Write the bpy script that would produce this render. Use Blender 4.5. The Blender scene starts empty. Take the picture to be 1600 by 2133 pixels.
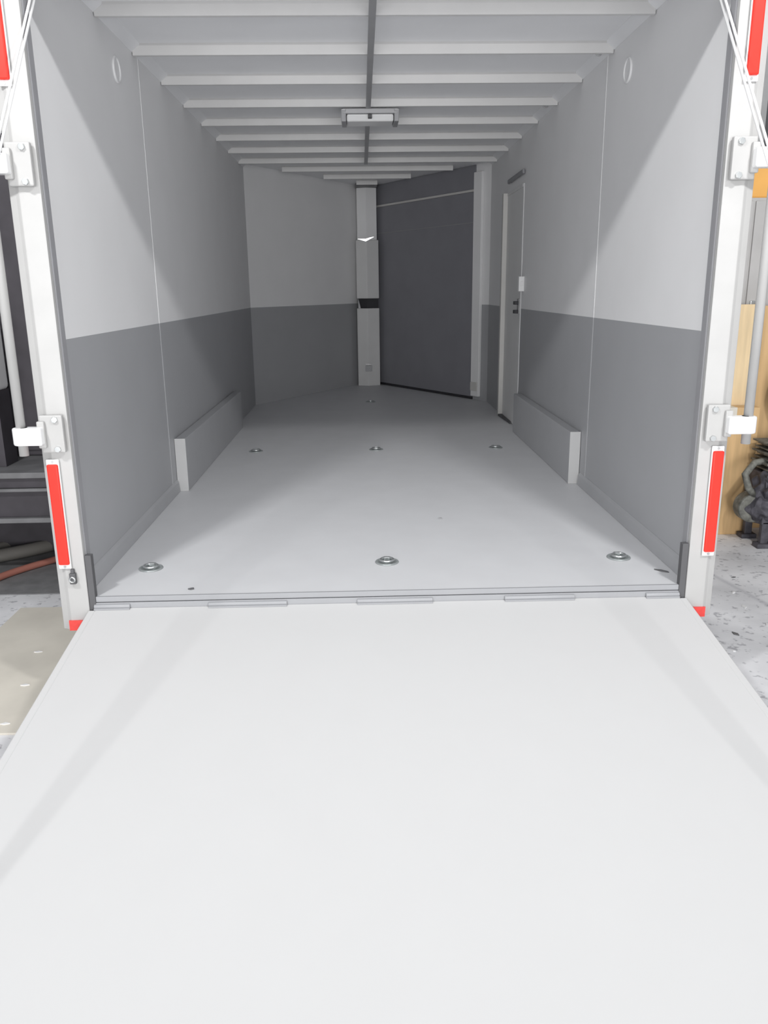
import bpy, bmesh, math, random
from mathutils import Vector, Matrix
random.seed(7)
S = bpy.context.scene
C = S.collection

# ------------------------------------------------------------------ camera
cam = bpy.data.cameras.new('camera'); co = bpy.data.objects.new('camera', cam); C.objects.link(co)
yaw, pitch, roll = 0.0245755, 0.2692414, -0.0122928
fw = Vector((math.sin(yaw)*math.cos(pitch), math.cos(yaw)*math.cos(pitch), -math.sin(pitch)))
rt = Vector((math.cos(yaw), -math.sin(yaw), 0)); up = rt.cross(fw)
c_, s_ = math.cos(roll), math.sin(roll)
r2 = rt*c_ + up*s_; u2 = -rt*s_ + up*c_
m = Matrix((r2, u2, -fw)).transposed().to_4x4(); m.translation = Vector((-0.0935, -3.0406, 1.1640))
co.matrix_world = m
cam.sensor_fit = 'HORIZONTAL'; cam.sensor_width = 36; cam.lens = 1686.4/1600*36; cam.clip_start = .02
S.camera = co

# ------------------------------------------------------------------ light
S.view_settings.view_transform = 'Standard'; S.view_settings.look = 'None'
S.view_settings.gamma = 1; S.view_settings.exposure = 0
S.view_settings.use_curve_mapping = False
w = bpy.data.worlds.new('world'); S.world = w; w.use_nodes = True
w.node_tree.nodes['Background'].inputs[0].default_value = (.95, .97, 1, 1)
w.node_tree.nodes['Background'].inputs[1].default_value = WORLD = .54
def area(name, loc, sx, sy, power, col=(1, .985, .96), aim=None):
    l = bpy.data.lights.new(name, 'AREA'); l.shape = 'RECTANGLE'; l.size = sx; l.size_y = sy
    l.energy = power; l.color = col
    o = bpy.data.objects.new(name, l); C.objects.link(o); o.location = loc
    if aim: o.rotation_euler = (Vector(aim)-Vector(loc)).to_track_quat('-Z', 'Y').to_euler()
    return o
LIGHTS = {
 'ramp': area('shop_lamp_over_ramp', (0, -1.0, 4.6), 5, 3.0, 20, (1, 1, 1)),
 'left': area('shop_lamp_left', (-2.1, -2.5, 3.5), .35, .16, 88, (1, 1, 1), (0, 2, 0)),
 'right': area('shop_lamp_right', (1.75, -2.5, 3.5), .35, .16, 81, (1, 1, 1), (0, 2, 0)),
 'fill': area('fill_behind_camera', (0, -9, 1.0), 7.5, 2.8, 560, (1, 1, 1), (0, 0, 1.1)),  # added fill light for the deep interior, no source known there
}

# ------------------------------------------------------------------ materials
def mat(name, col, rough=.6, metal=0, var=.05, scale=6, bump=0, spec=.4, stretch=None, col2=None):
    M = bpy.data.materials.new(name); M.use_nodes = True
    nt = M.node_tree; b = nt.nodes['Principled BSDF']
    b.inputs['Roughness'].default_value = rough; b.inputs['Metallic'].default_value = metal
    b.inputs['Specular IOR Level'].default_value = spec
    tc = nt.nodes.new('ShaderNodeTexCoord'); mp = nt.nodes.new('ShaderNodeMapping')
    if stretch: mp.inputs['Scale'].default_value = stretch
    nz = nt.nodes.new('ShaderNodeTexNoise'); nz.inputs['Scale'].default_value = scale
    nz.inputs['Detail'].default_value = 5
    rp = nt.nodes.new('ShaderNodeValToRGB')
    c2 = col2 or tuple(min(1, x*(1+var)) for x in col)
    c1 = tuple(x*(1-var) for x in col)
    rp.color_ramp.elements[0].color = (*c1, 1); rp.color_ramp.elements[1].color = (*c2, 1)
    rp.color_ramp.elements[0].position = .3; rp.color_ramp.elements[1].position = .7
    nt.links.new(tc.outputs['Object'], mp.inputs[0]); nt.links.new(mp.outputs[0], nz.inputs['Vector'])
    nt.links.new(nz.outputs['Fac'], rp.inputs[0]); nt.links.new(rp.outputs[0], b.inputs['Base Color'])
    if bump:
        bp = nt.nodes.new('ShaderNodeBump'); bp.inputs['Strength'].default_value = bump
        bp.inputs['Distance'].default_value = .01
        nt.links.new(nz.outputs['Fac'], bp.inputs['Height']); nt.links.new(bp.outputs[0], b.inputs['Normal'])
    return M
PANEL = mat('light_grey_panel', (.83, .83, .835), .55, var=.015, scale=3)
BAND = mat('mid_grey_panel', (.385, .39, .405), .5, var=.02, scale=3)
DARK = mat('charcoal_panel', (.24, .24, .265), .6, var=.04, scale=4)
DECK = mat('grey_floor_paint', (.66, .665, .68), .5, var=.02, scale=5, bump=.02)
CEIL = mat('white_ceiling', (.88, .885, .9), .5, var=.02, scale=3)
BOW = mat('white_steel', (.68, .675, .67), .45, var=.02)
ALU = mat('white_aluminium', (.46, .457, .45), .4, var=.03, scale=9)
RAMP = mat('white_ramp_coating', (.60, .60, .60), .8, var=.005, spec=.1)
STEEL = mat('zinc_steel', (.62, .64, .64), .28, metal=.9, var=.08, scale=30)
PANM = mat('zinc_pan', (.42, .45, .45), .35, metal=.5, var=.08, scale=30)
SHEETG = mat('darkening_sheet_grey', (.22, .22, .225), .8, var=.15, scale=12)  # for the sheet that darkens the floor under the bench
GREYM = mat('grey_steel', (.42, .42, .43), .4, metal=.3, var=.05)
WHITE = mat('white_plastic', (.85, .85, .85), .3, var=.01)
HILITE = mat('highlight_mirror', (.9, .9, .9), .22, metal=.9, var=.01)  # mirror finish for the added highlight on the nose post
BLACK = mat('black_plastic', (.035, .035, .04), .5)
RUB = mat('grey_rubber', (.30, .30, .315), .7)
RUBD = mat('dark_rubber', (.11, .11, .115), .7)
RED = mat('red_lens', (.88, .035, .022), .3, var=.04, scale=40)
REDT = mat('red_reflective_tape', (.80, .07, .06), .5, var=.08, scale=60)
FRAME = mat('grey_door_skin', (.74, .74, .735), .5, var=.02)
TRIM = mat('pale_trim', (.62, .61, .59), .35, var=.02)
CEDGE = mat('seam_strip', (.35, .355, .37), .45, var=.02)
BAND2 = mat('kick_strip', (.40, .405, .42), .5, var=.02)
NOSE = mat('nose_cover', (.66, .66, .66), .32, var=.02, spec=.6)
WBOX = mat('wheel_box_paint', (.41, .415, .43), .5, var=.02)
WEND_LIT = mat('wheel_box_lit_end', (.55, .55, .55), .5, var=.02)  # box grey made paler, light on the end face put into the colour
BANDL = mat('joint_strip_grey', (.44, .445, .46), .5, var=.02)
WOOD = mat('pale_plywood', (.80, .62, .38), .6, var=.12, scale=4, stretch=(6, 6, .6))
WOOD2 = mat('tan_plywood', (.66, .44, .22), .6, var=.15, scale=4, stretch=(6, 6, .6))
OR = mat('orange_paint', (.85, .45, .12), .5)
CARD = mat('beige_board', (.72, .68, .6), .8, var=.1, scale=3)
IRON = mat('dark_iron', (.075, .072, .085), .6, var=.5, scale=18, bump=.5)
IRON2 = mat('weathered_iron', (.17, .17, .15), .6, var=.5, scale=25, bump=.5)
BENCH = mat('bench_steel', (.16, .16, .165), .5, var=.2, scale=7)
BENCHD = mat('bench_dark', (.055, .05, .058), .6, var=.2, scale=7)
HOSE = mat('grey_hose', (.20, .19, .175), .6)
HOSER = mat('red_hose', (.42, .17, .13), .6)
LOCKER = mat('grey_locker', (.50, .49, .48), .5)
SHOPL = mat('pale_shop_wall_paint', (.85, .85, .84), .8)
SHOPW = mat('shop_wall_paint', (.20, .20, .21), .8)

def concrete():
    M = mat('concrete', (.74, .74, .76), .75, var=.2, scale=2.2, bump=.15, col2=(.93, .93, .95))
    nt = M.node_tree; b = nt.nodes['Principled BSDF']
    rp = [n for n in nt.nodes if n.type == 'VALTORGB'][0]
    tc = [n for n in nt.nodes if n.type == 'TEX_COORD'][0]
    vo = nt.nodes.new('ShaderNodeTexVoronoi'); vo.feature = 'DISTANCE_TO_EDGE'; vo.inputs['Scale'].default_value = .45
    r2 = nt.nodes.new('ShaderNodeValToRGB'); r2.color_ramp.elements[0].color = (.72, .72, .74, 1)
    r2.color_ramp.elements[1].position = .012
    n2 = nt.nodes.new('ShaderNodeTexNoise'); n2.inputs['Scale'].default_value = 28; n2.inputs['Detail'].default_value = 4
    r3 = nt.nodes.new('ShaderNodeValToRGB'); r3.color_ramp.elements[0].color = (.5, .5, .52, 1)
    r3.color_ramp.elements[0].position = .33; r3.color_ramp.elements[1].position = .42
    nt.links.new(tc.outputs['Object'], vo.inputs['Vector']); nt.links.new(vo.outputs['Distance'], r2.inputs[0])
    nt.links.new(tc.outputs['Object'], n2.inputs['Vector']); nt.links.new(n2.outputs['Fac'], r3.inputs[0])
    prev = rp.outputs[0]
    for r in (r2, r3):
        mx = nt.nodes.new('ShaderNodeMixRGB'); mx.blend_type = 'MULTIPLY'; mx.inputs[0].default_value = .8
        nt.links.new(prev, mx.inputs[1]); nt.links.new(r.outputs[0], mx.inputs[2]); prev = mx.outputs[0]
    nt.links.new(prev, b.inputs['Base Color'])
    return M
CONC = concrete()

# ------------------------------------------------------------------ mesh helpers
class MB:
    """collects shapes, build() links them as one mesh object"""
    def __init__(s): s.bm = bmesh.new(); s.mi = 0
    def prism(s, pts, vec):
        v = Vector(vec); a = [s.bm.verts.new(p) for p in pts]; b = [s.bm.verts.new(Vector(p)+v) for p in pts]
        n = len(pts); fs = [s.bm.faces.new(a), s.bm.faces.new(b[::-1])]
        for i in range(n): fs.append(s.bm.faces.new((a[i], b[i], b[(i+1) % n], a[(i+1) % n])))
        for f in fs: f.material_index = s.mi
        return s
    def box(s, x0, x1, y0, y1, z0, z1):
        return s.prism([(x0, y0, z0), (x1, y0, z0), (x1, y1, z0), (x0, y1, z0)], (0, 0, z1-z0))
    def tube(s, pts, r, n=12, smooth=True):
        pts = [Vector(p) for p in pts]; rings = []
        for i, p in enumerate(pts):
            d = (pts[min(i+1, len(pts)-1)]-pts[max(i-1, 0)]).normalized()
            a = d.orthogonal().normalized() if i == 0 else (rings_a - d*rings_a.dot(d)).normalized()
            rings_a = a; b = d.cross(a); rr = r[i] if isinstance(r, (list, tuple)) else r
            rings.append([s.bm.verts.new(p+(a*math.cos(t)+b*math.sin(t))*rr) for t in [2*math.pi*k/n for k in range(n)]])
        fs = []
        for q in range(len(rings)-1):
            for k in range(n):
                f = s.bm.faces.new((rings[q][k], rings[q][(k+1) % n], rings[q+1][(k+1) % n], rings[q+1][k])); f.smooth = smooth; fs.append(f)
        fs.append(s.bm.faces.new(rings[0][::-1])); fs.append(s.bm.faces.new(rings[-1]))
        for f in fs: f.material_index = s.mi
        return s
    def torus(s, c, R, r, axis='Z', n=32, k=10, sx=1, sy=1):
        vs = []
        for i in range(n):
            t = 2*math.pi*i/n; row = []
            for j in range(k):
                u = 2*math.pi*j/k
                p = Vector(((R+r*math.cos(u))*math.cos(t)*sx, (R+r*math.cos(u))*math.sin(t)*sy, r*math.sin(u)))
                if axis == 'X': p = Vector((p.z, p.x, p.y))
                if axis == 'Y': p = Vector((p.x, p.z, p.y))
                row.append(s.bm.verts.new(Vector(c)+p))
            vs.append(row)
        for i in range(n):
            for j in range(k):
                f = s.bm.faces.new((vs[i][j], vs[(i+1) % n][j], vs[(i+1) % n][(j+1) % k], vs[i][(j+1) % k])); f.smooth = True; f.material_index = s.mi
        return s
    def lathe(s, c, prof, n=32):
        rows = [[s.bm.verts.new((c[0]+r*math.cos(t), c[1]+r*math.sin(t), c[2]+z)) for t in [2*math.pi*i/n for i in range(n)]] for r, z in prof]
        for a, b in zip(rows, rows[1:]):
            for i in range(n):
                f = s.bm.faces.new((a[i], a[(i+1) % n], b[(i+1) % n], b[i])); f.smooth = True; f.material_index = s.mi
        for rw in (rows[0], rows[-1]): s.bm.faces.new(rw).material_index = s.mi
        return s
    def build(s, name, mats, parent=None, bevel=0, loc=None, seg=2):
        bmesh.ops.recalc_face_normals(s.bm, faces=s.bm.faces)
        if loc is not None: bmesh.ops.translate(s.bm, verts=s.bm.verts, vec=-Vector(loc))
        me = bpy.data.meshes.new(name); s.bm.to_mesh(me); s.bm.free()
        for x in (mats if isinstance(mats, (list, tuple)) else [mats]): me.materials.append(x)
        o = bpy.data.objects.new(name, me); C.objects.link(o)
        if parent:
            o.parent = parent
            # shapes are written in world coordinates: undo the parents' base points
            off = Vector((0, 0, 0)); p = parent
            while p: off += p.location; p = p.parent
            o.location = -off if loc is None else Vector(loc)-off
        elif loc is not None: o.location = loc
        if bevel:
            md = o.modifiers.new('bevel', 'BEVEL'); md.width = bevel; md.segments = seg; md.limit_method = 'ANGLE'
        return o
def tag(o, label, cat, group=None):
    o['label'] = label; o['category'] = cat
    if group: o['group'] = group
    return o
def thing(name, label, cat, loc, group=None):
    o = bpy.data.objects.new(name, None); C.objects.link(o); o.location = loc; o.empty_display_size = .1
    return tag(o, label, cat, group)
def struct(o, label=None):
    o['kind'] = 'structure'
    if label: o['label'] = label
    return o
def copy_thing(o):
    c = o.copy(); C.objects.link(c)
    for ch in o.children:
        d = ch.copy(); C.objects.link(d); d.parent = c
        for g in ch.children:
            e = g.copy(); C.objects.link(e); e.parent = d
    return c

W, H, ZB = 1.218, 2.354, .992       # half width, ceiling height, height of the two-tone line
YC, YN = 5.5, 7.5                   # where the nose begins, its tip
GZ = -.45                           # shop floor below the trailer floor

# ------------------------------------------------------------------ shell of the trailer
b = MB(); b.prism([(-W-.04, .0, 0), (W+.04, .0, 0), (W+.04, YC, 0), (0, YN+.06, 0), (-W-.04, YC, 0)], (0, 0, -.09))
struct(b.build('floor', DECK), 'grey painted trailer floor')
b = MB(); b.prism([(-W-.05, -.02, H), (W+.05, -.02, H), (W+.05, YC, H), (0, YN+.06, H), (-W-.05, YC, H)], (0, 0, .06))
struct(b.build('ceiling', CEIL), 'white trailer ceiling')
for s, n in ((-1, 'left'), (1, 'right')):
    b = MB(); x0, x1 = sorted((s*W, s*(W+.05)))
    b.box(x0, x1, .02, YC+.03, -.09, ZB); b.mi = 1; b.box(x0, x1, .02, YC+.03, ZB, H)
    struct(b.build('wall_'+n, [BAND, PANEL]), '%s trailer wall, pale grey above mid grey' % n)
    # nose walls
    b = MB()
    pts = lambda z: [(s*W, YC, z), (0, YN, z), (0, YN+.08, z), (s*(W+.06), YC, z)]
    b.prism(pts(-.09), (0, 0, ZB+.09)); b.mi = 1; b.prism(pts(ZB), (0, 0, H-ZB))
    struct(b.build('wall_front_'+n, [BAND, PANEL]), '%s slanting nose wall' % n)
# trims of the room: seam strips, kick strips, rear sill, header
k = 1
for s in (-1, 1):
    b = MB(); x0, x1 = sorted((s*W, s*(W-.002))); b.box(x0, x1, 1.617, 1.633, .0, ZB); b.mi = 1; b.box(x0, x1, 1.617, 1.633, ZB, H-.01)
    struct(b.build('trim_%d' % k, [BANDL, PANEL]), 'thin vertical joint strip on the %s wall' % ('left' if s < 0 else 'right')); k += 1
for s, n in ((-1, 'left'), (1, 'right')):
    b = MB(); b.prism([(s*W, .04, 0), (s*(W-.018), .04, 0), (s*(W-.012), .04, .06), (s*W, .04, .075)], (0, 1.69, 0))
    struct(b.build('baseboard_'+n, BAND2, bevel=.003))
b = MB(); b.box(-1.175, 1.175, -.012, .001, -.021, .001)
struct(b.build('trim_3', CEDGE, bevel=.002), 'floor edge strip at the opening')
b = MB(); b.box(-1.175, 1.175, -.016, .03, -.40, -.0235)
struct(b.build('trim_4', CEDGE, bevel=.002), 'rear sill under the floor edge')
b = MB(); b.box(-1.31, 1.31, -.03, .07, 2.19, H+.06)
struct(b.build('trim_5', ALU, bevel=.006), 'header across the rear opening')
for s in (-1, 1):                    # rail where wall meets ceiling
    b = MB(); b.prism([(s*W, .07, H), (s*(W-.05), .07, H), (s*W, .07, H-.035)], (0, YC-.1, 0))
    struct(b.build('trim_%d' % (k+3), CEIL, bevel=.002), 'cove along the %s ceiling edge' % ('left' if s < 0 else 'right')); k += 1

# ------------------------------------------------------------------ shop around
b = MB(); b.box(-9, 9, -8, 14, GZ-.1, GZ)
struct(b.build('ground', CONC), 'concrete shop floor')
b = MB(); b.box(-9, 9, 10, 10.2, GZ, 5)
struct(b.build('wall_back', SHOPL))
b = MB(); b.box(-6.2, -6, -8, 10, GZ, 5)
struct(b.build('wall_shop_left', SHOPW))
b = MB(); b.box(6, 6.2, -8, 10, GZ, 5)
struct(b.build('wall_shop_right', SHOPW))

# ------------------------------------------------------------------ ramp
sl = .1441
def rz(y): return -.043 + sl*y
t = thing('loading_ramp', 'wide plain white loading ramp lowered from the rear opening', 'ramp', (0, -2.85, GZ))
def slab(x0, x1, y0, y1, up, dn):
    q = [(x0, y0, rz(y0)+up), (x0, y1, rz(y1)+up), (x0, y1, rz(y1)-dn), (x0, y0, rz(y0)-dn)]
    return q, (x1-x0, 0, 0)
b = MB(); b.prism(*slab(-1.165, 1.165, -2.3, -.018, 0, .045)); b.build('deck', RAMP, t)
for s in (-1, 1):
    x0, x1 = sorted((s*1.165, s*1.192)); b = MB(); b.prism(*slab(x0, x1, -2.3, -.03, .0, .05)); b.build('side_channel', RAMP, t, bevel=.004)
b = MB(); b.prism(*slab(-1.15, 1.15, -2.84, -2.31, 0, .02)); b.build('extension_flap', RAMP, t)
b = MB(); b.tube([(-1.15, -2.305, rz(-2.305)-.012), (1.15, -2.305, rz(-2.305)-.012)], .012, 10); b.build('flap_hinge', STEEL, t)
for x0, x1 in ((-1.17, -1.03), (-.72, -.41), (-.13, .17), (.46, .74), (1.03, 1.165)):
    b = MB(); b.prism(*slab(x0, x1, -.034, -.018, .006, -.0005)); b.tube([(x0, -.02, -.036), (x1, -.02, -.036)], .009, 10)
    b.build('hinge', CEDGE, t, bevel=.001)

# ------------------------------------------------------------------ rear posts
def post(s, side):
    t = thing('corner_post', 'white aluminium corner post standing at the %s side of the rear opening' % side, 'post', (s*1.25, 0, -.13), 'rear corner posts')
    X = lambda a: s*a
    b = MB()
    b.prism([(X(x), y, -.13) for x, y in ((1.19, 0), (1.19, -.022), (1.262, -.030), (1.276, -.022), (1.302, -.012), (1.31, .02), (1.31, .10), (1.27, .10), (1.27, .02), (1.21, .015))], (0, 0, 2.32))
    b.build('post_profile', ALU, t, bevel=.002)
    x0, x1 = sorted((X(1.186), X(1.222))); b = MB(); b.box(x0, x1, .002, .05, .0, 2.19)
    b.build('rubber_seal', RUB, t, bevel=.004)
    x0, x1 = sorted((X(1.164), X(1.189))); b = MB(); b.box(x0, x1, -.018, .012, -.06, .175)
    b.build('corner_angle', RUBD, t, bevel=.002)
    x0, x1 = sorted((X(1.21), X(1.272))); b = MB(); b.box(x0, x1, -.034, -.0292, -.13, -.088)
    b.build('reflective_tape', REDT, t)['label'] = 'red reflective tape at the foot'
    return t
def tail_light(s, side, z0, z1, where, x=1.258, dark=None):
    t = thing('tail_light', 'tall narrow red strip light on the %s corner post, %s' % (side, where), 'light', (s*x, -.03, (z0+z1)/2), 'red strip lights on the corner posts')
    b = MB(); b.prism([(s*x-.024, -.0315, z0-.018), (s*x+.024, -.0315, z0-.018), (s*x+.024, -.0315, z1+.018), (s*x-.024, -.0315, z1+.018)], (0, -.007, 0))
    b.build('light_housing', WHITE, t, bevel=.005)
    b = MB(); b.prism([(s*x-.021, -.036, z0), (s*x+.021, -.036, z0), (s*x+.021, -.036, z1), (s*x-.021, -.036, z1)], (0, -.014, 0))
    b.build('red_lens', RED, t, bevel=.006)
    for z in (z0-.009, z1+.009):
        b = MB(); b.tube([(s*x, -.037, z), (s*x, -.041, z)], .005, 10); b.build('screw', STEEL, t)
    return t
def lock_bar(s, side):
    t = thing('lock_bar', 'white vertical lock bar held by clamps outside the %s corner post' % side, 'bar', (s*1.36, -.06, .585), 'lock bars beside the corner posts')
    xr = s*1.345
    b = MB(); b.tube([(xr, -.07, .585), (xr, -.07, 2.45)], .017, 16); b.build('rod', ALU, t)
    for zc in (.66, 1.585):
        b = MB(); x0, x1 = sorted((s*1.20, s*1.285)); b.box(x0, x1, -.052, -.0315, zc-.07, zc+.07)
        x0, x1 = sorted((s*1.262, s*1.29)); b.box(x0, x1, -.068, -.05, zc-.05, zc+.05)
        pl = b.build('clamp_plate', ALU, t, bevel=.005)
        b = MB(); x0, x1 = sorted((s*1.265, s*1.345)); b.box(x0, x1, -.098, -.048, zc-.035, zc+.03)
        b.tube([(xr, -.072, zc-.035), (xr, -.072, zc+.03)], .030, 16); b.build('clamp_arm', WHITE, t, bevel=.006)
        for dz in (-.056, .054):
            b = MB(); b.tube([(s*1.226, -.050, zc+dz), (s*1.226, -.061, zc+dz)], .012, 6, False); b.build('bolt', STEEL, pl, bevel=.001)
    return t
def cable(s, side):
    t = thing('lift_cable', 'pair of thin white lift cables slanting down from the upper %s corner' % side, 'cable', (s*1.2, .2, 2.2), 'ramp lift cables')
    for d in (0, .03):
        p0 = Vector((s*1.172, .215-d, 2.258)); p1 = Vector((s*1.172, -1.92-d, rz(-1.95)+.02))
        if s < 0: p0 = Vector((s*1.172, .175-d, 2.24))
        pts = [p0.lerp(p1, i/24) - Vector((0, 0, .03*math.sin(math.pi*i/24)*(1 if s > 0 else 0))) for i in range(25)]
        b = MB(); b.tube(pts, .0045, 8); b.build('cable_strand', WHITE, t)
    b = MB(); b.box(s*1.172-.012, s*1.172+.012, .13, .24, 2.235, H-.002); b.build('cable_bracket', STEEL, t, bevel=.002)
    b = MB(); b.box(s*1.172-.012, s*1.172+.012, -1.98, -1.90, rz(-1.98)+.001, rz(-1.9)+.03); b.build('anchor_plate', STEEL, t, bevel=.002)
for s, n in ((-1, 'left'), (1, 'right')):
    post(s, n)
    tail_light(s, n, .148, .545 if s < 0 else .553, 'below the lower clamp', 1.259)
    tail_light(s, n, 1.845, 2.16, 'above the upper clamp', 1.262 if s < 0 else 1.245)
    lock_bar(s, n); cable(s, n)
# little black keeper low on the left post
t = thing('latch_keeper', 'small black latch keeper on the left post beside the strip light', 'latch', (-1.233, -.03, .07))
b = MB(); b.box(-1.246, -1.222, -.046, -.0285, .068, .112); b.build('keeper_body', RUBD, t, bevel=.003)
b = MB(); b.torus((-1.234, -.048, .088), .010, .0035, 'Y', 20, 8); b.build('ring', STEEL, t)
b = MB(); b.box(-1.240, -1.227, -.042, -.0285, .112, .128); b.build('tab', RUBD, t, bevel=.002)

# ------------------------------------------------------------------ roof bows
ys = [.912+.607*i for i in range(8)] + [5.725, 6.31, 6.82]
half = [W-.004]*8 + [.86, .47, .12]
half[7] = W-.004
words = ['nearest the rear opening', 'second from the rear opening', 'third from the rear opening', 'just in front of the dome light', 'just behind the dome light',
         'second behind the dome light', 'third behind the dome light', 'last full-width one before the nose', 'longest of the three in the nose', 'middle one of the three in the nose', 'shortest one of all, at the nose tip']
for y, h, wd in zip(ys, half, words):
    b = MB(); b.prism([(-h, y-.034, H), (-h, y-.014, H-.006), (-h, y-.010, H-.050), (-h, y+.014, H-.050), (-h, y+.018, H-.006), (-h, y+.036, H)], (2*h, 0, 0))
    o = b.build('roof_bow', BOW, bevel=.002, loc=(0, y, H-.05)); tag(o, 'white steel roof bow across the ceiling, '+wd, 'roof bow', 'roof bows under the ceiling')
# wire channel, dome light
def channel(y0, y1, x, lab):
    b = MB(); b.box(x-.016, x+.016, y0, y1, H-.0655, H-.0505)
    o = b.build('wire_channel', GREYM, bevel=.002, loc=(x, y0, H-.06)); tag(o, lab, 'wire channel', 'wire channels along the ceiling')
channel(.2, 2.69, -.022, 'long straight grey wire channel running from the opening to the dome light')
channel(3.14, 5.15, -.022, 'shorter grey wire channel running from the dome light towards the nose')
t = thing('dome_light', 'white rectangular dome light in the middle of the ceiling', 'lamp', (-.012, 2.9, H-.05))
b = MB(); b.box(-.19, .17, 2.75, 3.13, H-.085, H-.052); b.build('housing', GREYM, t, bevel=.006)
b = MB(); b.prism([(-.165, 2.77, H-.085), (-.165, 2.80, H-.125), (-.165, 3.02, H-.115), (-.165, 3.10, H-.085)], (.31, 0, 0)); b.build('lens', WHITE, t, bevel=.01)
for x0, x1 in ((-.2, -.168), (.148, .18)):
    b = MB(); b.prism([(x0, 2.74, H-.06), (x0, 2.78, H-.128), (x0, 3.03, H-.12), (x0, 3.14, H-.06)], (x1-x0, 0, 0)); b.build('end_cap', GREYM, t, bevel=.004)
b = MB(); b.box(-.024, .002, 2.75, 2.785, H-.112, H-.09); b.build('switch', RUBD, t, bevel=.002)
# hooks at the right ceiling edge
for i, (y, wd) in enumerate(((1.535, 'nearer the opening'), (2.77, 'further inside'))):
    t = thing('ceiling_hook', 'tiny grey ring hook at the right ceiling edge, '+wd, 'hook', (1.145, y, H-.03), 'ring hooks at the right ceiling edge')
    b = MB(); b.tube([(1.145, y, H-.002), (1.145, y, H-.022)], .006, 10); b.build('stem', GREYM, t)
    b = MB(); b.torus((1.145, y, H-.038), .017, .004, 'Y', 24, 8); b.build('ring', GREYM, t)
# round flow vents
for s, n, y in ((-1, 'left', 1.19), (1, 'right', 1.255)):
    t = thing('wall_vent', 'round pale shallow air vent high on the %s wall' % n, 'vent', (s*W, y, 2.165), 'round wall vents')
    b = MB(); b.torus((s*(W-.004), y, 2.165), .052, .006, 'X', 40, 10); b.build('rim', PANEL, t)
    b = MB(); b.tube([(s*(W-.0005), y, 2.165), (s*(W-.004), y, 2.165)], .05, 32, False); b.build('cover', PANEL, t)

# ------------------------------------------------------------------ wheel boxes
for s, n, y0, y1 in ((-1, 'left', 1.735, 4.06), (1, 'right', 1.745, 3.62)):
    t = thing('wheel_box', 'long low grey wheel box along the foot of the %s wall' % n, 'wheel box', (s*1.18, y0, 0), 'wheel boxes')
    b = MB(); x0, x1 = sorted((s*1.152, s*(W-.003))); b.box(x0, x1, y0+.004, y1, .0005, .318); b.build('box_body', WBOX, t, bevel=.004)
    b = MB(); b.box(x0-.001, x1, y0, y0+.004, .0005, .320); b.build('lit_end_plate', WEND_LIT, t, bevel=.001)['label'] = 'end plate facing the opening, coloured paler as its lit side'

# ------------------------------------------------------------------ floor rings
def ring(x, y, lab, r=.05, first=[None]):
    if first[0] is None:
        t = thing('tie_down_ring', lab, 'tie-down', (x, y, 0), 'tie-down rings in the floor')
        b = MB(); b.lathe((x, y, 0), [(.0525, .0005), (.051, .004), (.046, .006), (.042, .003), (.036, .0015), (.02, .001), (.002, .001)], 40); b.build('pan', PANM, t)
        b = MB(); b.torus((x, y-.002, .012), .027, .0055, 'Z', 32, 10, 1.05, 1); b.build('ring', STEEL, t)
        b = MB(); b.box(x-.016, x+.016, y+.018, y+.034, .002, .017); b.build('bracket', STEEL, t, bevel=.004)
        b = MB(); b.tube([(x, y-.003, .001), (x, y-.003, .007)], .008, 6, False); b.build('bolt', STEEL, t, bevel=.001)
        first[0] = t
    else:
        t = copy_thing(first[0]); t.location = (x, y, 0); t['label'] = lab
ring(-1.03, .325, 'round steel tie-down ring near the threshold, beside the left wall')
ring(0.0, .345, 'round steel tie-down ring near the threshold, in the middle of the floor')
ring(1.03, .345, 'round steel tie-down ring near the threshold, beside the right wall')
ring(-.90, 2.95, 'small-looking steel tie-down ring between the wheel boxes, next to the left box')
ring(0.0, 2.94, 'small-looking steel tie-down ring in the floor centre between the wheel boxes')
ring(.90, 2.94, 'small-looking steel tie-down ring between the wheel boxes, next to the right box')
ring(-.01, 5.6, 'faint steel tie-down ring in the dark floor in front of the nose post')
# bits on the floor near the threshold
for x, y, a, l, m_, lab in ((-.80, .055, .2, .011, RUBD, 'tiny dark scrap on the floor by the threshold, left part'), (1.155, .155, -.7, .030, RUBD, 'dark rubber scrap lying in the right rear floor corner'), (.30, 1.02, .1, .010, GREYM, 'tiny grey scrap alone on the bright floor behind the front rings')):
    b = MB(); b.prism([(x-l*math.cos(a)-.004, y-l*math.sin(a), .0005), (x-.2*l, y-.008, .0005), (x+l*math.cos(a), y+l*math.sin(a)-.004, .0005), (x+l*math.cos(a)-.003, y+l*math.sin(a)+.006, .0005), (x, y+.007, .0005)], (0, 0, .005))
    tag(b.build('scrap', m_, bevel=.001, loc=(x, y, 0)), lab, 'scrap')

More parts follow.
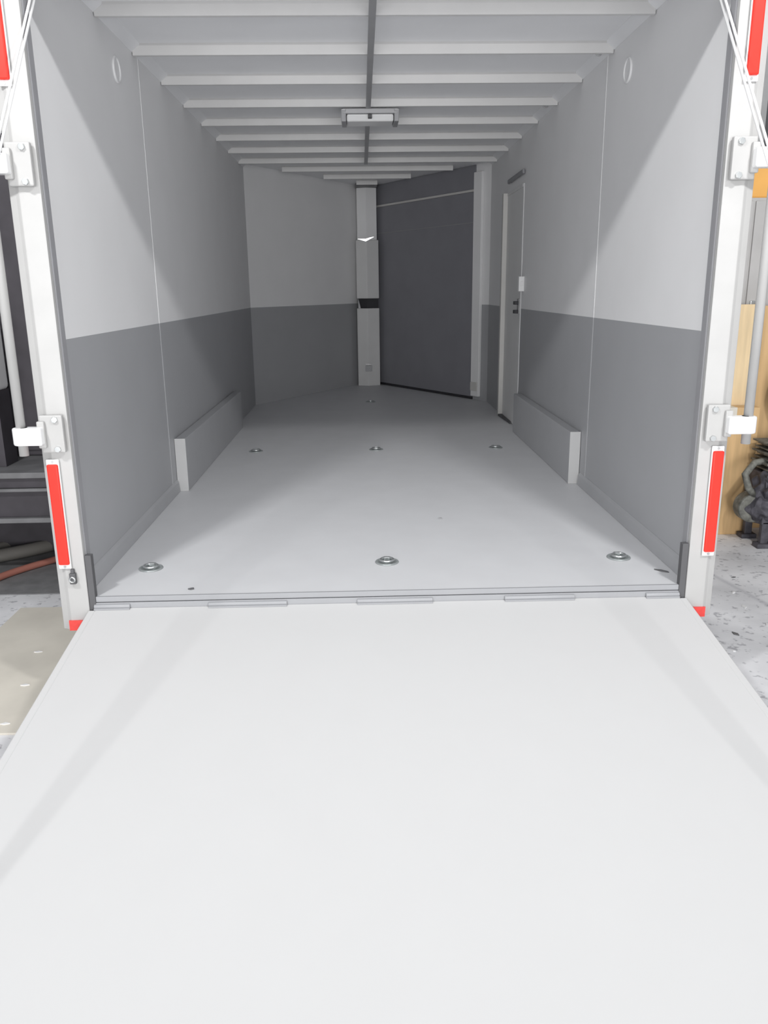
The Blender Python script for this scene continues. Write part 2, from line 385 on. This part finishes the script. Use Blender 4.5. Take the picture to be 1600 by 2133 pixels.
# ------------------------------------------------------------------ nose post
t = thing('nose_post', 'tall pale post in the tip of the nose with a dark recess at half height', 'post', (-.005, 7.3, 0))
def vpost(hw, y, z0, z1, dy=.05, x=-.006):
    b = MB(); b.prism([(x-hw, y+dy, z0), (x-.01, y, z0), (x+hw, y+dy, z0), (x+hw*.35, 7.42, z0), (x-hw*.35, 7.42, z0)], (0, 0, z1-z0)); return b
b = MB(); b.prism([(-.118, 7.078, 1.735), (-.022, 7.0785, 1.708), (.078, 7.077, 1.757), (.03, 7.077, 1.75), (-.022, 7.077, 1.735)], (0, .03, 0)); b.build('highlight_strip', HILITE, t)['label'] = 'mirror strip added as the highlight on the upper edge'  # strip cut to the highlight's outline, turned to mirror the light behind the camera
vpost(.118, 7.13, 1.72, H-.04).build('upper_cover', PANEL, t, bevel=.004)
vpost(.137, 7.08, 1.05, 1.725, .06).build('middle_cover', NOSE, t, bevel=.008)
vpost(.137, 7.08, .0, .935, .06).build('lower_cover', NOSE, t, bevel=.005)
vpost(.12, 7.17, .935, 1.05, .04).build('recess', BLACK, t)['label'] = 'dark recess'
b = MB(); b.prism([(-.125, 7.10, 1.05), (-.125, 7.10, .935), (-.095, 7.10, .935)], (0, .08, 0)); b.build('recess_cheek', BANDL, t)
b = MB(); b.box(-.05, .03, 7.070, 7.09, .18, .25); sk = b.build('socket_plate', BAND, t, bevel=.003)
b = MB(); b.box(-.045, .02, 7.067, 7.09, .262, .272); b.build('slot', GREYM, sk)
b = MB(); b.box(-.13, .12, 7.06, 7.30, H-.045, H-.003); b.build('top_cap', BENCH, t, bevel=.004)['label'] = 'dark cap under the ceiling'

# ------------------------------------------------------------------ dark escape door on the right nose wall
def vw(tt, d, z):        # point on the right nose wall, d metres inside
    n = Vector((-2, -W)).normalized()
    return (W*(1-tt)+n.x*d, YC+2*tt+n.y*d, z)
def vpan(t0, t1, d0, d1, z0, z1, b=None):
    b = b or MB(); b.prism([vw(t0, d0, z0), vw(t1, d0, z0), vw(t1, d1, z0), vw(t0, d1, z0)], (0, 0, z1-z0)); return b
dr = bpy.data.objects.new('door_1', None); C.objects.link(dr); dr.location = vw(.5, 0, 0); struct(dr, 'dark grey escape door filling the right nose wall')
vpan(.10, .905, .001, .02, .03, 2.10).build('door_leaf', DARK, dr, bevel=.003)
vpan(.10, .905, .001, .012, 2.125, H-.003).build('upper_panel', DARK, dr)
vpan(.10, .905, .001, .03, 2.10, 2.122).build('top_trim', TRIM, dr, bevel=.003)
vpan(.10, .905, .0205, .024, 1.80, 1.808).build('crease', RUB, dr)
vpan(.045, .10, .001, .035, .04, 2.28).build('side_jamb', PANEL, dr, bevel=.006)
vpan(.10, .90, .001, .012, .0, .028).build('gap_strip', BLACK, dr)
vpan(.05, .095, .036, .05, .10, .19).build('hinge', TRIM, dr, bevel=.004)

# ------------------------------------------------------------------ side door in the right wall
dr = bpy.data.objects.new('door_2', None); C.objects.link(dr); dr.location = (W, 4.1, 0); struct(dr, 'grey side door in the right wall')
b = MB(); b.box(W-.006, W-.0005, 3.80, 4.50, .01, 1.93); b.build('door_leaf', FRAME, dr, bevel=.002)
b = MB(); b.box(W-.045, W-.0005, 4.50, 4.56, .0, 1.955); b.box(W-.022, W-.0005, 4.56, 4.66, .0, 1.955); b.build('far_jamb', TRIM, dr, bevel=.004)
b = MB(); b.box(W-.0065, W-.0005, 3.77, 3.80, .0, 1.955); b.build('near_jamb', PANEL, dr, bevel=.003)
b = MB(); b.box(W-.010, W-.0005, 3.80, 4.50, 1.93, 1.955); b.build('head_jamb', FRAME, dr, bevel=.003)
b = MB(); b.prism([(W-.045, 4.50, .001), (W-.002, 4.50, .001), (W-.002, 4.02, .001), (W-.02, 4.02, .001)], (0, 0, .018)); b.build('door_sill', RUBD, dr)
b = MB(); b.box(W-.014, W-.006, 3.80, 3.88, .95, 1.07); h_ = b.build('door_handle', GREYM, dr, bevel=.003)
for z in (.965, 1.035):
    b = MB(); b.box(W-.050, W-.014, 3.80, 3.86, z-.012, z+.016); b.build('latch', BLACK, h_, bevel=.003)
t = thing('switch_plate', 'small white switch plate on the right wall above the door latch', 'switch', (W, 3.69, 1.19))
b = MB(); b.box(W-.045, W-.0005, 3.66, 3.72, 1.13, 1.245); b.build('plate', WHITE, t, bevel=.003)
b = MB(); b.box(W-.030, W-.014, 3.652, 3.661, 1.17, 1.205); b.build('toggle', WHITE, t, bevel=.002)
t = thing('wall_bar', 'slim dark bar fixed to the right wall above the side door', 'bar', (W, 4.05, 2.04))
b = MB(); b.box(W-.028, W-.008, 3.74, 4.42, 2.02, 2.055); b.build('bar_body', RUB, t, bevel=.008)
for y in (3.80, 4.36):
    b = MB(); b.box(W-.010, W-.0005, y-.02, y+.02, 2.025, 2.05); b.build('bracket', RUB, t)

# ------------------------------------------------------------------ left of the trailer: bench, cabinet, hoses, board
t = thing('work_bench', 'dark grey steel work bench beyond the left corner post', 'bench', (-2.4, 1.8, GZ))
b = MB(); b.box(-3.3, -1.62, 1.30, 2.35, .192, .224); b.build('bench_top', BENCH, t, bevel=.004)
b = MB(); b.box(-3.28, -1.64, 1.33, 2.30, .135, .19); b.build('apron', BENCHD, t)
b = MB(); b.box(-3.28, -1.64, 1.31, 1.345, .115, .132); b.box(-3.28, -1.64, 1.31, 1.345, -.062, -.035); b.build('rail', BENCH, t, bevel=.002)
for x, y in ((-3.24, 1.35), (-1.645, 1.35), (-3.24, 2.25), (-1.645, 2.25)):
        b = MB(); b.box(x-.025, x+.025, y-.025, y+.025, GZ, .19); b.build('leg', BENCHD, t)
b = MB(); b.box(-3.26, -1.67, 1.35, 1.365, -.034, .134); b.build('drawer_front', BENCHD, t)
b = MB(); b.box(-3.26, -1.67, 1.95, 1.965, -.42, -.034); b.build('back_panel', BENCHD, t)
b = MB(); b.box(-3.2, -1.72, 1.98, 2.28, -.30, -.28); b.build('lower_shelf', BENCHD, t)
t = thing('metal_cabinet', 'tall dark metal cabinet standing on the bench beyond the left post', 'cabinet', (-2.5, 1.95, .226))
b = MB(); b.box(-3.2, -1.75, 1.78, 2.25, .226, 2.0); b.build('cabinet_body', BENCHD, t, bevel=.008)
for x0, x1 in ((-3.18, -2.50), (-2.47, -1.77)):
    b = MB(); b.box(x0, x1, 1.765, 1.779, .26, 1.96); d = b.build('door', BENCHD, t, bevel=.004)
    xh = x1-.06 if x0 < -3 else x0+.06
    b = MB(); b.tube([(xh, 1.75, .95), (xh, 1.75, 1.15)], .008, 8); b.build('handle', BENCH, d)
t = thing('canister', 'white canister with dark base standing on the bench at the left picture edge', 'canister', (-2.32, 1.55, .224))
b = MB(); b.box(-2.40, -2.095, 1.46, 1.64, .64, 1.02); b.build('body', WHITE, t, bevel=.03, seg=4)
b = MB(); b.box(-2.39, -2.10, 1.47, 1.63, .225, .645); b.build('base', BENCHD, t)
b = MB(); b.tube([(-2.17, 1.55, 1.01), (-2.17, 1.55, 1.07)], .05, 20); b.build('cap', WHITE, t, bevel=.006)
tag(MB().box(-3.4, -1.42, 1.22, 3.2, GZ+.0005, GZ+.006).build('darkening_sheet', SHEETG, loc=(-2.4, 2.2, GZ)), 'grey sheet added to darken the floor under the work bench', 'mat')  # added sheet, its colour gives the dark ground beneath the hoses
hz = [((-2.75, 1.30), (-1.55, 2.75), .042, HOSE, 'thick grey hose on the floor, front one of the three under the bench'), ((-2.75, 1.56), (-1.55, 3.0), .04, HOSE, 'thick grey hose on the floor, middle one of the three under the bench'),
      ((-2.75, 1.72), (-1.55, 3.3), .03, IRON2, 'thick grey hose on the floor, rearmost of the three under the bench'), ((-2.6, .98), (-1.74, 2.10), .020, HOSER, 'thin red hose on the floor in front of the grey hoses')]
for k_, ((x0, y0), (x1, y1), r, m_, lab) in enumerate(hz):
    pts = [(x0+(x1-x0)*i/30+.03*math.sin(i*.5+k_), y0+(y1-y0)*i/30+.05*math.sin(i*.35+k_*2), GZ+.007+r) for i in range(31)]
    b = MB(); b.tube(pts, r, 12); tag(b.build('hose', m_, loc=(x0, y0, GZ)), lab, 'hose')
b = MB(); b.box(-1.924, -1.0, -.27, 1.01, GZ, GZ+.008); tag(b.build('board', CARD, bevel=.002, loc=(-1.4, .4, GZ)), 'thin beige board lying flat on the floor beside the left post', 'board')

# ------------------------------------------------------------------ right of the trailer: boards, locker, wheel, engine
tag(MB().box(2.10, 2.475, 2.20, 2.215, GZ, 1.04).build('plywood_sheet', WOOD, bevel=.002, loc=(2.3, 2.2, GZ)), 'pale yellow plywood sheet standing upright beyond the right post', 'board')
tag(MB().box(2.485, 2.85, 2.22, 2.238, GZ, 1.03).build('plywood_sheet', WOOD2, bevel=.002, loc=(2.6, 2.23, GZ)), 'tan plywood sheet standing right of the pale yellow one', 'board')
t = thing('carton', 'tan cardboard carton standing in front of the pale yellow plywood', 'box', (2.28, 2.13, GZ))
b = MB(); b.box(2.12, 2.46, 2.08, 2.19, GZ, .40); b.build('carton_body', WOOD2, t, bevel=.004)
b = MB(); b.box(2.26, 2.31, 2.0785, 2.1915, .30, .4015); b.build('packing_tape', CARD, t)
t = thing('locker', 'tall light grey locker standing behind the plywood sheets', 'locker', (2.6, 2.6, GZ))
b = MB(); b.box(2.12, 3.0, 2.35, 2.85, GZ, 1.69); b.build('locker_body', LOCKER, t, bevel=.006)
for x0, x1 in ((2.125, 2.40), (2.415, 2.69), (2.705, 2.98)):
    b = MB(); b.box(x0, x1, 2.335, 2.351, GZ+.06, 1.67); d = b.build('door', LOCKER, t, bevel=.004)
    b = MB(); b.box(x0+.02, x0+.05, 2.315, 2.336, .95, 1.06); b.build('handle', STEEL, d, bevel=.003)
t = thing('toolbox', 'orange toolbox sitting on top of the grey locker', 'toolbox', (2.5, 2.6, 1.69))
b = MB(); b.box(2.16, 2.75, 2.40, 2.75, 1.691, 1.91); b.build('toolbox_body', OR, t, bevel=.012)
b = MB(); b.box(2.155, 2.755, 2.395, 2.755, 1.915, 1.96); b.build('lid', OR, t, bevel=.012)
b = MB(); b.tube([(2.32, 2.57, 1.955), (2.33, 2.57, 2.0), (2.57, 2.57, 2.0), (2.58, 2.57, 1.955)], .01, 8); b.build('handle', BLACK, t)
t = thing('spare_wheel', 'black wheel leaning against the tan plywood at the right picture edge', 'wheel', (2.78, 2.1, GZ))
b = MB(); b.torus((2.80, 2.10, .50), .20, .07, 'Y', 48, 14); b.build('tyre', BLACK, t)
b = MB(); b.tube([(2.80, 2.06, .50), (2.80, 2.12, .50)], .14, 32, False); b.build('rim', GREYM, t, bevel=.01)
b = MB(); b.box(2.74, 2.86, 2.04, 2.18, GZ, .235); b.build('stand', BENCHD, t)
t = thing('shelf', 'small white two-tier rack in front of the black wheel', 'rack', (2.5, 1.65, GZ))
for z in (.215, .325):
    b = MB(); b.box(2.43, 2.56, 1.60, 1.70, z-.006, z+.006); b.build('tier', WHITE, t, bevel=.002)
b = MB(); b.box(2.53, 2.555, 1.62, 1.68, GZ, .33); b.build('upright', WHITE, t)
def lump(b, c, r, seed, n=3, sq=(1, 1, 1)):
    rnd = random.Random(seed)
    g = bmesh.new(); bmesh.ops.create_icosphere(g, subdivisions=n, radius=1)
    mp = {}
    from mathutils import noise
    for v in g.verts:
        k = 1+.35*noise.noise(v.co*2.2+Vector((seed, 0, 0)))+.2*noise.noise(v.co*6+Vector((0, seed, 0)))
        mp[v] = b.bm.verts.new((c[0]+v.co.x*r*k*sq[0], c[1]+v.co.y*r*k*sq[1], c[2]+v.co.z*r*k*sq[2]))
    for f in g.faces: b.bm.faces.new([mp[v] for v in f.verts])
    g.free()
t = thing('engine', 'dark scrap engine with fins standing on the floor beyond the right post', 'engine', (2.55, 1.9, GZ))
b = MB(); b.box(2.40, 2.66, 1.78, 2.06, -.30, .02); lump(b, (2.52, 1.84, -.08), .16, 3); lump(b, (2.42, 1.86, -.2), .11, 5); b.build('engine_block', IRON, t, bevel=.01)
b = MB()
for i in range(9):
    o_ = .02*math.sin(i*2.1); b.box(2.42+o_, 2.66, 1.80, 2.02, .035+i*.021, .045+i*.021)
b.box(2.47, 2.64, 1.84, 1.98, .02, .22); b.build('cooling_fins', IRON2, t, bevel=.002)
b = MB(); b.tube([(2.36, 1.82, -.20), (2.36, 1.92, -.20)], .095, 28, False); fl = b.build('flywheel', IRON2, t, bevel=.012)
b = MB(); b.tube([(2.36, 1.80, -.20), (2.36, 1.83, -.20)], .03, 12); b.build('hub', IRON, fl)
for x, y in ((2.43, 1.80), (2.43, 2.02), (2.63, 1.80), (2.63, 2.02)):
    b = MB(); b.prism([(x-.05, y-.04, GZ), (x+.05, y-.04, GZ), (x+.05, y+.04, GZ), (x-.05, y+.04, GZ)], (0, 0, .03)); b.box(x-.025, x+.025, y-.02, y+.02, GZ+.02, -.28); b.build('foot', IRON, t, bevel=.006)
b = MB(); b.tube([(2.36, 1.84, -.12), (2.30, 1.80, -.06), (2.28, 1.82, .02), (2.36, 1.88, .08), (2.48, 1.9, .1)], .022, 10); b.build('pipe', IRON2, t)
b = MB(); b.tube([(2.50, 1.72, GZ+.02), (2.51, 1.72, GZ+.13), (2.52, 1.76, -.24)], .028, 12); b.build('spout', GREYM, t)
# debris on the concrete
rnd = random.Random(11)
for i in range(20):
    x = rnd.uniform(1.5, 2.3); y = rnd.uniform(-.3, 1.7)
    if x < 1.42+.12*y: continue
    l = rnd.uniform(.010, .028); a = rnd.uniform(0, 3); dk = rnd.random() < .5
    c, s2 = math.cos(a), math.sin(a)
    b = MB(); b.prism([(x+l*c, y+l*s2, GZ), (x-l*.4*s2, y+l*.5*c, GZ), (x-l*c, y-l*s2*.8, GZ), (x+l*.5*s2, y-l*.3*c, GZ)], (0, 0, .005))
    tag(b.build('wood_chip', BENCH if dk else WHITE, loc=(x, y, GZ)), 'tiny %s chip lying on the concrete right of the ramp' % ('dark' if dk else 'white'), 'chip', '%s chips on the concrete' % ('dark' if dk else 'white'))
for i, (x, y) in enumerate(((-1.62, .45), (-1.55, .12), (-1.66, -.1), (-1.50, -.2))):
    b = MB(); b.prism([(x+.02, y, GZ+.008 if y > -.25 else GZ), (x, y+.008, GZ+.008), (x-.018, y-.003, GZ+.008), (x, y-.008, GZ+.008)], (0, 0, .004))
    tag(b.build('wood_chip', WHITE, loc=(x, y, GZ)), 'tiny white chip lying on the beige board', 'chip', 'chips on the beige board')
